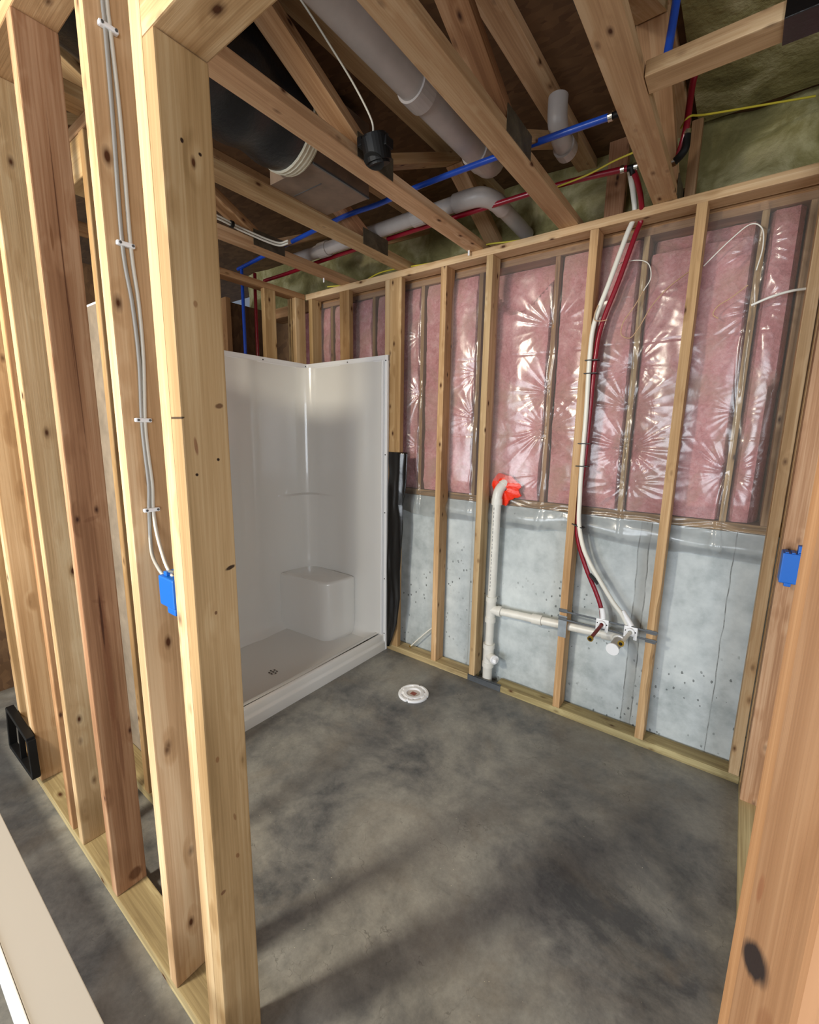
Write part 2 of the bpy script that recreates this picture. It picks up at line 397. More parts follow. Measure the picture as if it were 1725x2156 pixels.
for a, b in (((-3.2, -6.65, -.1), (-.85, -6.6, DECK)), ((2.45, -6.65, -.1), (5.2, -6.6, DECK)), ((-.85, -6.65, -.1), (2.45, -6.6, .40)), ((-.85, -6.65, 2.2), (2.45, -6.6, DECK))):
    bm_box(wf, a, b)
struct(link('wall_front', wf, DRYW))
wn = bmesh.new()
for a, b in (((-.85, -6.64, .40), (-.79, -6.58, 2.20)), ((2.39, -6.64, .40), (2.45, -6.58, 2.20)), ((-.79, -6.64, .40), (2.39, -6.58, .46)), ((-.79, -6.64, 2.14), (2.39, -6.58, 2.20)), ((.77, -6.63, .46), (.83, -6.59, 2.14))):
    bm_box(wn, a, b)
struct(link('window_1', wn, TRIMW))
# outer framed wall above the foundation: sheathing, foamed rim
struct(box('wall_back_upper', (-3.2, .26, 1.105), (5.2, .30, H), OSB))
def lumpy(name, a, b, mat, step, amp, sc_, axis=1, sign=-1, seed=0, kind=None, smooth=True):
    """a slab whose one face (axis, sign) is pushed out by noise"""
    a = Vector(a); b = Vector(b); i, j = [k for k in range(3) if k != axis]; c = (a+b)/2
    nx = max(2, int((b[i]-a[i])/step)); ny = max(2, int((b[j]-a[j])/step)); bm = bmesh.new(); G = []
    for s in (0, 1):
        g_ = []
        for y in range(ny+1):
            row = []
            for x in range(nx+1):
                p = Vector((0, 0, 0)); p[i] = a[i]+(b[i]-a[i])*x/nx; p[j] = a[j]+(b[j]-a[j])*y/ny
                front = a[axis] if sign < 0 else b[axis]; back = b[axis] if sign < 0 else a[axis]
                p[axis] = back if s else front+sign*amp(p)*(1 if callable(amp) else 1)
                row.append(bm.verts.new(p-c))
            g_.append(row)
        G.append(g_)
    for s in (0, 1):
        for y in range(ny):
            for x in range(nx): bm.faces.new((G[s][y][x], G[s][y][x+1], G[s][y+1][x+1], G[s][y+1][x]))
    for x in range(nx):
        bm.faces.new((G[0][0][x], G[0][0][x+1], G[1][0][x+1], G[1][0][x])); bm.faces.new((G[0][ny][x], G[0][ny][x+1], G[1][ny][x+1], G[1][ny][x]))
    for y in range(ny):
        bm.faces.new((G[0][y][0], G[0][y+1][0], G[1][y+1][0], G[1][y][0])); bm.faces.new((G[0][y][nx], G[0][y+1][nx], G[1][y+1][nx], G[1][y][nx]))
    o = link(name, bm, mat, None, smooth, Matrix.Translation(c)); return o
def fbm(p, s, seed=0, o=4):
    return noise.fractal((Vector(p)*s)+Vector((seed*7.3, seed*3.1, seed)), 1.0, 2.0, o)
foam = lumpy('rim_foam', (-1.0, .27, H+.002), (3.6, .42, DECK-.002), FOAM, .035, lambda p: .05+.05*fbm(p, 3.2, 1)+.05*max(0, 1-(p.z-H)/.12), 1)
tag(foam, 'olive spray foam lumped over the rim above the plumbing wall', 'spray foam', kind='stuff')
foam2 = lumpy('deck_foam', (2.33, -.75, DECK-.03), (3.6, .16, DECK-.002), FOAM, .035, lambda p: .005+.03*fbm(p, 3.2, 5)+.27*max(0, min(1, (p.y+.55)/.70))**1.7, 2)
tag(foam2, 'yellow-olive spray foam on the deck in the top right corner', 'spray foam', kind='stuff')

# ------------------------------------------------------------------ outer wall framing behind the poly
YE = .112
lumber('bottom_plate', (-.6, YE, 1.105), (3.4, YE+.14, 1.143), DARKW, 'brown sill board under the pink insulation on the concrete ledge', 'sill')
lumber('top_plate', (-.6, YE, 2.395), (3.4, YE+.14, 2.433), DARKW, 'lower plate over the pink insulation of the outer wall', 'plate')
lumber('top_plate', (-.6, YE, 2.433), (3.4, YE+.14, 2.471), DARKW, 'upper plate of the outer wall, right under the foamed rim', 'plate')
EX = [(-.30, 'behind the far left corner'), (.15, 'behind the corner of the shower'), (.555, 'behind the flat stud over the shower'),
      (.955, 'under the creased poly beside the black sheet'), (1.355, 'hidden behind the stud left of the drain pipe'),
      (1.785, 'behind the star shaped poly creases over the vanity bay'), (2.185, 'under the gathered poly right of the red water line'),
      (2.605, 'under the golden poly folds near the right corner'), (2.75, 'last one behind the poly at the right corner')]
for i, (x, lab) in enumerate(EX):
    lumber('outer_stud', (x-.0125, YE, 1.143), (x+.0125, YE+.14, 2.395), PINE2 if i > 5 else DARKW, 'outer wall stud '+lab, 'stud', 'outer wall studs')
bays = [(-.28, .13, 'pink insulation batt left of the corner over the shower'), (.17, .535, 'narrow pink batt over the shower corner'), (.575, .935, 'pink batt seen over the right end of the shower'),
        (.975, 1.335, 'pink batt left of the drain pipe'), (1.375, 1.765, 'pink batt with the torn upper edge over the drain pipe'), (1.805, 2.165, 'pink batt behind the red and white water lines'),
        (2.205, 2.585, 'pink batt in the bay with the looped wires'), (2.625, 2.729, 'narrow pinkish batt next to the right corner')]
bays = [(a-.006, b+.006, lab) if b < 2.7 else (a-.006, b, lab) for a, b, lab in bays]
for i, (a, b, lab) in enumerate(bays):
    top = 2.39
    def amp(p, a=a, b=b, i=i):
        u = (p.x-a)/(b-a); e = min(u, 1-u)*(b-a); rnd = min(1, max(0, e)/.018)**.5
        t = min(1, (p.z-1.143)/.06)*min(1, (2.39-p.z)/.08); t = max(t, 0)**.5
        tear = 0
        if i == 4: tear = -.075*max(0, min(1, (p.z-(2.27-.12*math.sin(p.x*9)))/.03))
        if i == 6: tear = -.07*max(0, min(1, (p.z-2.31)/.02))
        if i == 7: tear = -.07*max(0, min(1, (p.x-2.70)/.02))*max(0, min(1, (1.75-p.z)/.05))
        return -.014+(.016+.014*fbm(p, 6, i))*rnd*t+.004*fbm(p, 28, i)+tear-.03*(1-rnd)
    o = lumpy('insulation_batt', (a, .118, 1.146), (b, .25, 2.392), BATT, .016, amp, 1)
    tag(o, lab, 'insulation', 'pink insulation batts in the outer wall')

# clear poly sheet stapled over the batts, with gathered creases
STAP = [(1.784, 2.06, 1.5), (1.796, 1.73, 1.0), (1.785, 1.54, 1.25), (1.79, 1.30, .4), (2.175, 2.15, .6), (2.184, 1.83, 1.0), (2.181, 1.64, 1.1), (2.20, 1.45, 1.3), (2.215, 1.29, .8),
        (2.585, 2.26, .9), (2.62, 2.03, 1.2), (2.60, 1.62, .6), (2.595, 1.36, 1.2), (.955, 2.1, .5), (.952, 1.75, .9), (.958, 1.42, .8), (.95, 1.22, .5), (1.36, 1.86, .6), (1.35, 1.60, .9)]
def poly_y(x, z):
    y = .098
    # bulge of the batts between outer studs
    xs = [-.30, .15, .555, .955, 1.355, 1.785, 2.185, 2.605, 2.76, 3.0]
    if z > 1.12:
        for a, b in zip(xs, xs[1:]):
            if a <= x < b:
                u = (x-a)/(b-a); y -= .030*math.sin(math.pi*u)**.7*min(1, (z-1.12)/.1)*min(1, max(0, 2.42-z)/.1)
        y -= .006*noise.noise(Vector((x*6, 0, z*4)))+.002*noise.noise(Vector((x*17, 3, z*7)))
        for zc in (1.50, 1.93): y += .0016*math.exp(-((z-zc-.004*math.sin(x*3))/.004)**2)
    else:
        y = .098-.035*math.exp(-((z-1.04)/.05)**2)*(.5+.5*noise.noise(Vector((x*2.2, 1, 0)))+.3)
        y -= .010*noise.noise(Vector((x*5+z*9, 2, z*16)))
    y -= .004*math.sin(z*210+6*noise.noise(Vector((x*6, 9, 0))))*math.exp(-((z-1.125)/.02)**2)
    for i, (sx_, sz_, A) in enumerate(STAP):
        dx = x-sx_; dz = z-sz_; r = math.hypot(dx, dz)
        if r < .36:
            th = math.atan2(dz, dx); fall = math.exp(-r/.085)*min(1, r/.03)
            q = th*9.5+2.2*noise.noise(Vector((math.cos(th)*2+i, math.sin(th)*2, i*1.7)))
            wgt = .35+.65*abs(math.cos(th+.35*math.sin(i*2.2)))
            y -= A*.0125*fall*wgt*(1-abs(math.sin(q)))**1.15*max(.15, min(1, .75+.5*math.sin(th*.5+i)))
            y += A*.010*math.exp(-(r/.05)**2)
    # vertical gathers along the stud lines
    for sx_, A in ((2.60, 1.9), (2.185, 1.0), (1.785, 1.0), (.955, 1.8), (1.355, 1.1)):
        d = x-sx_-.012*math.sin(z*9+sx_*5)
        if abs(d) < .08: y -= A*.0075*math.exp(-(d/.009)**2)*(.55+.7*noise.noise(Vector((sx_*3, z*5, 0))))-A*.004*math.exp(-((d-.03)/.014)**2)*noise.noise(Vector((sx_, z*8, 4)))
    return y
bm = bmesh.new(); NX, NZ = 470, 250; X0, X1, Z1 = -.05, 2.80, 2.42; rows = []
for j in range(NZ+1):
    row = []
    for i in range(NX+1):
        x = X0+(X1-X0)*i/NX
        zb = .985+.035*noise.noise(Vector((x*2.3, 5, 0)))+.012*noise.noise(Vector((x*11, 5, 0)))
        z = zb+(Z1-zb)*j/NZ
        row.append(bm.verts.new((x, max(poly_y(x, z), .03) , z)))
    rows.append(row)
for j in range(NZ):
    for i in range(NX): bm.faces.new((rows[j][i], rows[j][i+1], rows[j+1][i+1], rows[j+1][i]))
poly = link('vapour_barrier', bm, POLY, None, True)
tag(poly, 'clear shiny poly sheet stapled over the pink insulation, its hem on the concrete', 'plastic sheet')

# ------------------------------------------------------------------ plumbing wall framing
struct_l = 'plumbing wall'
pb = lumber('bottom_plate', (.74, 0, 0), (1.47, FWD, ST), TREAT, 'treated floor plate between the shower and the drain pipe', 'plate')
pb2 = lumber('bottom_plate', (1.62, 0, 0), (2.80, FWD, ST), TREAT, 'treated floor plate running right from the drain pipe', 'plate')
lumber('bottom_plate', (0, 0, 0), (.739, FWD, ST), TREAT, 'treated floor plate hidden behind the shower unit', 'plate')
lumber('top_plate', (0, 0, H-ST), (3.3, FWD, H), PINE, 'long pale plate across the top of the plumbing wall', 'plate')
def stud(x0, x1, y0, y1, mat, label, z0=ST, z1=H-ST, group=None, name='wall_stud'):
    return lumber(name, (x0, y0, z0), (x1, y1, z1), mat, label, 'stud', group)
G1 = 'studs of the plumbing wall'
stud(.031, .069, 0, FWD, PINE2, 'stud over the shower corner with the narrow edge out', group=G1)
stud(.345, .434, 0, ST, DARKW, 'flat stud over the middle of the shower end panel', group=G1)
stud(.745, .783, 0, FWD, PINE, 'thin stud right at the shower edge, beside the flat one', group=G1)
stud(.7835, .874, 0, ST, PINE2, 'flat nailing stud behind the black plastic at the shower edge', group=G1)
stud(1.156, 1.194, 0, FWD, PINE2, 'stud right of the black plastic sheet', group=G1)
stud(1.441, 1.479, 0, FWD, PINE, 'pale stud just left of the white drain pipe', group=G1)
s4 = stud(1.965, 2.003, 0, FWD, PINE2, 'stud with the shiny nail plate left of the water stubs', group=G1)
# this stud has lost its front right corner to a wavy bark edge low down
bm = bmesh.new(); rings = []
for k in range(91):
    z = (H-2*ST)*k/90; e = max(0, min(1, (z-.08)/.08))*max(0, min(1, (.78-z)/.12))
    c_ = .0012+e*(.010+.007*noise.noise(Vector((0, 3, z*9))))
    rings.append([bm.verts.new(p) for p in ((0, 0, z), (.038-c_, 0, z), (.038, c_*1.3, z), (.038, FWD, z), (0, FWD, z))])
for A_, B_ in zip(rings, rings[1:]):
    for q in range(5): bm.faces.new((A_[q], A_[(q+1) % 5], B_[(q+1) % 5], B_[q]))
bm.faces.new(rings[0]); bm.faces.new(rings[-1])
tag(link('wall_stud', bm, PINE2, None, False, Matrix.Translation((2.377, 0, ST))), 'stud right of the water stubs with a wavy bark edge', 'stud', G1)
stud(2.759, 2.797, 0, FWD, PINE, 'end stud in the right corner of the plumbing wall', group=G1)
# ------------------------------------------------------------------ left wall behind the shower
G2 = 'studs of the wall behind the shower'
lumber('bottom_plate', (-.091, -1.70, 0), (-.002, -.002, ST), TREAT, 'floor plate behind the shower back', 'plate')
lumber('top_plate', (-.091, -1.90, H-ST), (-.002, -.002, H), DARKW, 'lower top plate over the back of the shower', 'plate')
stud(-.040, -.002, -.089, -.001, PINE, 'pale stud in the left corner over the shower', group=G2)
stud(-.091, -.053, -.089, -.001, PINE2, 'second stud hidden behind the left corner stud', group=G2)
stud(-.040, -.002, -.345, -.257, PINE2, 'flat stud over the back of the shower', group=G2)
for y, l in ((-.74, 'stud hidden by the tall doorway stud, over the shower back'), (-1.14, 'stud near the hidden end of the shower back')):
    stud(-.091, -.002, y-.038, y, PINE2, l, group=G2)
# dark room beyond with vertical water lines
lumber('partition_stud', (-.62, -.72, ST), (-.53, -.68, H), DARKW, 'dark stud deep in the room beyond the shower, left one', 'stud')
lumber('partition_stud', (-.62, -.30, ST), (-.53, -.26, H), DARKW, 'dark stud deep in the room beyond the shower, near the corner', 'stud')
tag(box('dark_panel', (-.66, -1.9, 0), (-.63, .1, H), OSB), 'dark brown sheathing panel in the room beyond the shower', 'panel')
tag(tube('water_line', [(-.16, -.40, .0), (-.16, -.40, 2.2), (-.16, -.40, 2.56)], .011, BLUE), 'dim blue water line standing behind the shower wall', 'pipe')
tag(tube('water_line', [(-.16, -.30, .0), (-.165, -.30, 2.2), (-.16, -.30, 2.56)], .011, RED), 'dim red water line standing behind the shower wall', 'pipe')
# stub wall at the near end of the shower
lumber('bottom_plate', (.0, -1.62, 0), (.895, -1.531, ST), TREAT, 'short floor plate at the near end of the shower', 'plate')
lumber('top_plate', (.0, -1.62, H-ST), (.905, -1.531, H), FIR, 'short top plate at the near end of the shower', 'plate')
stud(.826, .864, -1.62, -1.531, PINE2, 'end stud of the short wall at the near end of the shower', group=None)
lumber('wood_block', (.66, -1.618, H-.16), (.825, -1.531, H-.039), PINE2, 'square wood block under the short wall plate', 'block')

# ------------------------------------------------------------------ right wall
G3 = 'studs of the right wall'
lumber('bottom_plate', (2.80, -1.99, 0), (2.889, -.002, ST), TREAT, 'floor plate along the right wall', 'plate')
lumber('top_plate', (2.80, -1.774, H-ST), (2.889, -.002, H), PINE2, 'top plate of the right wall', 'plate')
stud(2.80, 2.889, -.040, -.002, PINE2, 'corner stud of the right wall against the end stud', group=G3)
stud(2.80, 2.889, -.115, -.077, FIR, 'second corner stud of the right wall', group=G3)
rs = stud(2.80, 2.889, -.153, -.115, FIR, 'reddish stud of the right wall carrying the blue box', group=G3)
stud(2.80, 2.889, -.96, -.922, PINE2, 'right wall stud behind the right door jamb', group=G3)
stud(2.80, 2.889, -1.37, -1.332, PINE2, 'right wall stud hidden nearest the camera', group=G3)
# near right jamb: two studs
stud(2.664, 2.702, -2.149, -2.060, JAMBW, 'orange door jamb stud filling the right edge, dark knot low down', z0=0, name='jamb_stud')
stud(2.6662, 2.7552, -2.0595, -2.008, FIR2, 'narrow jamb stud just behind the orange one at the right edge', z0=0, name='jamb_stud')
def blue_box(name, a, b, open_axis, parent_label, sign=-1):
    t = empty(name, ((a[0]+b[0])/2, (a[1]+b[1])/2, a[2])); return t
def electric_box(a, b, label, tabs):
    a = Vector(a); b = Vector(b); t = empty('electrical_box', ((a.x+b.x)/2, (a.y+b.y)/2, a.z)); tag(t, label, 'electrical box')
    sh = box('box_shell', a, b, BBOX, t, .004)
    for p, q in tabs: box('nail_tab', p, q, BBOX, t, .001)
    return t
t = electric_box((2.800, -.228, .997), (2.860, -.156, 1.107), 'blue electrical box on the right wall stud', [])
bm = bmesh.new()
for k in range(3): bm_box(bm, (2.806+.018*k, -.231, 1.108), (2.816+.018*k, -.175, 1.112), .001)
put(link('knockout_ribs', bm, BBOX), t)
box('mounting_ear', (2.840, -.222, 1.105), (2.858, -.19, 1.137), BBOX, t, .003)
box('mounting_ear', (2.816, -.222, .984), (2.836, -.19, .998), BBOX, t, .003)

# ------------------------------------------------------------------ front wall (doorway side)
G4 = 'studs of the wall left of the doorway'
lumber('bottom_plate', (.30, F, 0), (1.849, FB, ST), TREAT, 'pale treated floor plate under the left foreground studs', 'plate')
lumber('top_plate', (.10, F, H-ST), (3.2, FB, H), PINE2, 'top plate of the wall left of the doorway', 'plate')
stud(1.773, 1.8108, F, FB, PINE, 'tall doorway stud running past the header', group=G4)
tr = stud(1.8112, 1.849, F, FB, KNOTTY, 'doorway trimmer ending under the header, wide knotty face', z1=2.11, group=G4)
hd = lumber('door_header', (1.8112, F, 2.111), (3.15, FB, 2.25), PINE2, 'short stretch of door header over the opening, top left', 'header')
stud(1.8112, 1.849, F, FB, PINE2, 'cripple stud over the door header', z0=2.251, group=G4)
stud(1.565, 1.603, F, FB, PINE, 'stud carrying the stapled grey cables', group=G4)
stud(1.177, 1.215, F, FB, CRACKED, 'reddish brown stud with long dark cracks', group=G4)
stud(.885, .923, F, FB, PINE, 'pale stud left of the reddish brown one', group=G4)
stud(.782, .820, F, FB, FIR2, 'stud close behind the pale one, thin gap between', group=G4)
stud(.402, .440, F, FB, PINE2, 'leftmost foreground post stud with a broad side face', group=G4)
stud(.3635, .4015, F, FB, PINE, 'second stud of the leftmost post', group=G4)
stud(.20, .238, F, FB, PINE2, 'outer stud at the left picture edge', group=G4, z0=0)

# two grey cables stapled to a stud, ending in a blue box
cb = electric_box((1.710, -1.868, 1.150), (1.7725, -1.80, 1.213), 'bright blue box on the doorway stud fed by two white cables', [])
box('clamp_tab', (1.722, -1.862, 1.2125), (1.736, -1.83, 1.222), BBOX, cb, .002)
box('nail_boss', (1.735, -1.866, 1.136), (1.770, -1.82, 1.152), BBOX, cb, .004)
disc('nail', (1.760, -1.862, 1.228), (1, 0, .1), .003, .022, STEEL, cb)
zs = [2.45, 2.278, 2.236, 2.088, 1.867, 1.758, 1.647, 1.525, 1.459, 1.387, 1.333]
ys = [-1.83, -1.829, -1.828, -1.827, -1.831, -1.824, -1.822, -1.827, -1.826, -1.823, -1.826]
for k, (dy, end, lab) in enumerate(((-.0045, [(1.609, -1.834, 1.275), (1.638, -1.845, 1.237), (1.690, -1.856, 1.218), (1.716, -1.856, 1.205)], 'left of the two grey cables stapled down the stud'),
                                    (.0065, [(1.628, -1.828, 1.285), (1.668, -1.838, 1.248), (1.715, -1.850, 1.225), (1.748, -1.852, 1.206)], 'right of the two grey cables stapled down the stud'))):
    pts = [(1.6075, y+dy*(1+.5*math.sin(z*7+k)), z) for y, z in zip(ys, zs)]+end
    tag(tube('house_cable', pts, .0048, CABLE if k else CABLEG, sx=.75), lab, 'cable', 'cables down the foreground stud')
for y, z, lab in ((-1.828, 2.236, 'uppermost white cable staple on the stud'), (-1.831, 1.867, 'second white cable staple from the top'), (-1.827, 1.525, 'white cable staple at half height'), (-1.826, 1.331, 'lowest white cable staple, over the blue box')):
    t = empty('cable_staple', (1.603, y, z)); tag(t, lab, 'staple', 'white staples on the cable stud')
    br = box('staple_bridge', (1.603, y-.017, z-.0045), (1.6145, y+.016, z+.0045), CAPW, t, .003)
    disc('nail_head', (1.615, y-.012, z), (1, 0, 0), .0025, .003, STRAPM, br); disc('nail_head', (1.615, y+.011, z), (1, 0, 0), .0025, .003, STRAPM, br)

# black frame at the foot of the left post
t = empty('black_bracket', (.28, -1.885, .06)); tag(t, 'black open wire-like frame low on the leftmost post', 'frame')
fp = [(.10, .06), (.46, .085), (.46, .255), (.15, .268)]
for k in range(4):
    p, q = fp[k], fp[(k+1) % 4]
    beam('frame_bar', (p[0], -1.882, p[1]), (q[0], -1.882, q[1]), (0, 1, 0), .028, .020, BLACK, t, .002)
beam('frame_bar', (.28, -1.882, .075), (.31, -1.882, .26), (0, 1, 0), .02, .010, BLACK, t, .002)
# primed trim board on the hall floor
t = empty('trim_board', (.9, -2.09, .25)); tag(t, 'long beige board with a bright white edge across the lower left corner', 'board')
box('board_face', (-.9, -2.141, .232), (2.3, -2.045, .250), TRIMM, t, .002)
box('white_edge_strip', (-.9, -2.160, .228), (2.3, -2.1415, .253), TRIMW, t, .002)
for x, lab in ((-.7, 'wood block under the far end of the beige board'), (2.05, 'wood block under the near end of the beige board')):
    lumber('wood_block', (x, -2.155, 0), (x+.14, -2.05, .2275), PINE2, lab, 'block')
lumber('rim_board', (1.985, .12, H+.001), (2.07, .158, DECK-.002), FIR, 'orange-brown upright board in the rim right of the middle truss', 'board')
lumber('rim_board', (2.31, .12, H+.001), (2.35, .158, DECK-.03), FIR, 'orange-brown upright board in the rim beside the right truss', 'board')

# ------------------------------------------------------------------ floor trusses
def truss(x, yj, label, y0=-6.0, y1=.40, near=None):
    t = empty('floor_truss', (x+FWD/2, 0, H)); tag(t, label, 'truss', 'floor trusses overhead')
    xc = x+FWD/2
    beam('bottom_chord', (xc, y0, H+.0195), (xc, y1, H+.0195), (1, 0, 0), FWD, ST, TRUSS, t)
    beam('top_chord', (xc, y0, H+.348), (xc, y1, H+.348), (1, 0, 0), FWD, ST, TRUSS, t)
    k0 = -3
    for k in range(k0, 2):
        yb = yj+1.22*k
        if yb < y0+.7 or yb > y1: continue
        za, zt = H+.040, H+.328
        if yb-.60 > y0: beam('web', (xc, yb-.03, za+.012), (xc, yb-.60, zt-.01), (1, 0, 0), FWD*.98, ST, FIR if k == 0 else TRUSS, t)
        if yb+.60 < y1+.3: beam('web', (xc, yb+.03, za+.012), (xc, min(yb+.60, y1), zt-.01 if yb+.6 <= y1 else za+.012+(zt-za-.022)*(y1-yb-.03)/.57), (1, 0, 0), FWD*.98, ST, TRUSS, t)
        for s in (-1, 1):
            box('truss_plate', (xc+s*(FWD/2+.0012)-.0012, yb-.10, H+.004), (xc+s*(FWD/2+.0012)+.0012, yb+.10, H+.082), GUSS, t)
    return t
truss(.353, -.62, 'floor truss nearest the far left, with the clipped white cables')
truss(.841, -.30, 'floor truss between the black duct and the shower corner')
truss(1.330, -.86, 'floor truss with the black light can hanging beside it')
truss(1.818, -.68, 'wide floor truss in the middle of the ceiling opening')
truss(2.215, -1.15, 'floor truss at the right with the cross block nailed to it')
t = empty('cross_block', (2.7, -.73, H)); tag(t, 'pale lumber block running right from the truss, black strap round it', 'block')
lumber('block_board', (2.306, -.768, H+.0005), (3.25, -.690, H+.040), PINE, parent=t)
box('black_strap', (2.600, -.775, H-.003), (2.672, -.683, H+.20), BSHEET, t, .002)

# ------------------------------------------------------------------ ducts and pipes overhead
t = empty('flex_duct', (1.125, -1.5, 2.68)); tag(t, 'black jacketed flexible duct between two trusses, top left', 'duct')
def dr(u): return .180+.006*math.sin(u*60)
tube('duct_jacket', [(1.11, -3.2, 2.70), (1.115, -2.4, 2.69), (1.117, -1.6, 2.675), (1.118, -1.03, 2.672)], dr, DUCT, t, 32, 24)
tube('wool_collar', [(1.118, -1.04, 2.672), (1.12, -1.0, 2.673), (1.121, -.978, 2.674)], lambda u: .183-.012*u*u+.003*math.sin(u*30), WOOL, t, 32, 8)
t = empty('duct_boot', (1.06, -.8, 2.53)); tag(t, 'square brown duct boot at the end of the black duct', 'duct')
box('boot_body', (.934, -.972, 2.514), (1.20, -.655, 2.80), TINBOX, t, .002)
bm = bmesh.new(); bm_box(bm, (.945, -.86, 2.5125), (1.12, -.857, 2.514)); bm_box(bm, (1.196, -.972, 2.512), (1.203, -.655, 2.519)); put(link('boot_seam', bm, STRAPM), t)
t = empty('drain_pipe', (1.605, -.9, 2.67)); tag(t, 'thick white drain pipe slanting through the trusses overhead', 'pipe')
tube('pipe_run', [(1.605, -6.0, 2.665), (1.605, -.40, 2.665)], .052, PVC_SHADE, t, 28, smooth_path=False)
ring('coupling', (1.605, -.86, 2.665), (0, 1, 0), .050, .060, .07, PVC_SHADE, t, 28)
ring('coupling', (1.605, -.42, 2.665), (0, 1, 0), .050, .060, .07, PVC_SHADE, t, 28)
tube('elbow', [(1.605, -.41, 2.665), (1.605, -.34, 2.667), (1.605, -.29, 2.70), (1.605, -.275, 2.76), (1.605, -.275, 2.835)], .054, PVC_SHADE, t, 24)
t = empty('drain_pipe', (.95, -.25, 2.60)); tag(t, 'white drain pipe crossing under the blue line, elbow at its right end', 'pipe')
tube('pipe_run', [(.20, -.264, 2.580), (1.50, -.264, 2.590)], .035, PVC_SHADE, t, 22, smooth_path=False)
tube('elbow', [(1.40, -.264, 2.590), (1.47, -.264, 2.590), (1.535, -.245, 2.590), (1.57, -.18, 2.586), (1.575, -.11, 2.582)], .041, PVC_SHADE, t, 22)
tube('pipe_run', [(1.574, -.13, 2.584), (1.578, .19, 2.565)], .035, PVC_SHADE, t, 22, smooth_path=False)
ring('coupling', (1.19, -.264, 2.587), (1, 0, 0), .034, .042, .07, PVC_SHADE, t, 22)
ring('coupling', (.49, -.264, 2.582), (1, 0, 0), .034, .042, .07, PVC_SHADE, t, 22)
t = empty('vent_elbow', (1.95, -.40, 2.6)); tag(t, 'short white pipe elbow behind the blue line right of the middle truss', 'pipe')
tube('elbow', [(1.935, -.42, 2.75), (1.935, -.42, 2.71), (1.935, -.41, 2.67), (1.935, -.37, 2.64), (1.935, -.30, 2.63)], .036, PVC_SHADE, t, 22)
ring('hub', (1.935, -.31, 2.63), (0, 1, 0), .034, .042, .045, PVC_SHADE, t, 22)
def crimp(p, d, parent, r=.0125, l=.014): ring('crimp_ring', p, d, r*.8, r, l, COPPER, parent, 18)
t = empty('water_line', (1.3, -.5, 2.571)); tag(t, 'bright blue water line running across the trusses', 'pipe')
tube('line', [(-.20, -.40, 2.565), (.398, -.46, 2.571), (.877, -.501, 2.575), (1.128, -.503, 2.571), (1.415, -.515, 2.573), (1.897, -.508, 2.571), (2.145, -.496, 2.571)], .0115, BLUE, t)
crimp((2.150, -.495, 2.571), (1, 0, 0), t, .0145); tube('black_fitting', [(2.150, -.495, 2.571), (2.20, -.49, 2.573)], .010, BLACK, t, smooth_path=False)
t = empty('water_line', (1.3, -.2, 2.56)); tag(t, 'red water line crossing the trusses to a tee at the right truss', 'pipe')
tube('line', [(-.25, -.16, 2.565), (.088, -.19, 2.552), (.474, -.205, 2.556), (.957, -.20, 2.562), (1.363, -.215, 2.556), (1.875, -.19, 2.566), (2.135, -.15, 2.568)], .0115, RED, t)
crimp((2.118, -.152, 2.568), (1, .1, 0), t, .0145)
tube('black_fitting', [(2.12, -.150, 2.568), (2.162, -.142, 2.569)], .0105, BLACK, t, smooth_path=False)
tube('black_fitting', [(2.150, -.144, 2.569), (2.156, -.140, 2.545)], .0105, BLACK, t, smooth_path=False)
crimp((2.165, -.141, 2.569), (1, .1, 0), t, .0145)
tag(tube('water_line', [(2.31, -.12, 2.57), (2.33, -.15, 2.64), (2.335, -.15, 2.78), (2.35, -.16, 2.835)], .0115, RED), 'red water line standing right of the right truss', 'pipe')
t = empty('pipe_elbow', (2.32, -.14, 2.57)); tag(t, 'black elbow fitting with steel rings under the standing red line', 'fitting')
tube('elbow_body', [(2.335, -.145, 2.622), (2.335, -.145, 2.58), (2.322, -.140, 2.562), (2.300, -.125, 2.552)], .0135, BLACK, t)
crimp((2.334, -.146, 2.628), (0, 0, 1), t, .0145); crimp((2.300, -.125, 2.552), (1, -.3, 0), t, .0145)
tag(tube('water_line', [(2.33, -.62, 2.60), (2.335, -.61, 2.70), (2.34, -.60, 2.83)], .0115, BLUE), 'dim blue water line behind the cross block, top right', 'pipe')
# the light can and its cable
t = empty('light_can', (1.49, -.95, 2.47)); tag(t, 'small black light can hanging from a white cable', 'light fitting')
bm = bmesh.new(); bmesh.ops.create_cone(bm, cap_ends=True, segments=28, radius1=.046, radius2=.050, depth=.085)
es = [e for e in bm.edges if e.calc_face_angle(0) > .8]; bmesh.ops.bevel(bm, geom=es, offset=.008, segments=2, affect='EDGES')
m = Matrix.Translation((1.497, -.945, 2.475)) @ Matrix.Rotation(.35, 4, 'X'); put(link('can_body', bm, BLACK, None, False, m), t)
disc('lens', (1.497, -.960, 2.434), (0, .34, 1), .036, .004, DARKP, t, 28)
box('clip_wing', (1.440, -.985, 2.485), (1.460, -.93, 2.515), BLACK, t, .003)
box('clip_wing', (1.535, -.96, 2.47), (1.552, -.92, 2.50), BLACK, t, .003)
tag(tube('house_cable', [(1.49, -.955, 2.515), (1.49, -.965, 2.56), (1.475, -1.03, 2.63), (1.462, -1.12, 2.69), (1.455, -1.25, 2.75), (1.47, -1.5, 2.80), (1.48, -2.2, 2.81)], .0048, CABLE, sx=.7), 'white cable dropping to the black light can', 'cable')
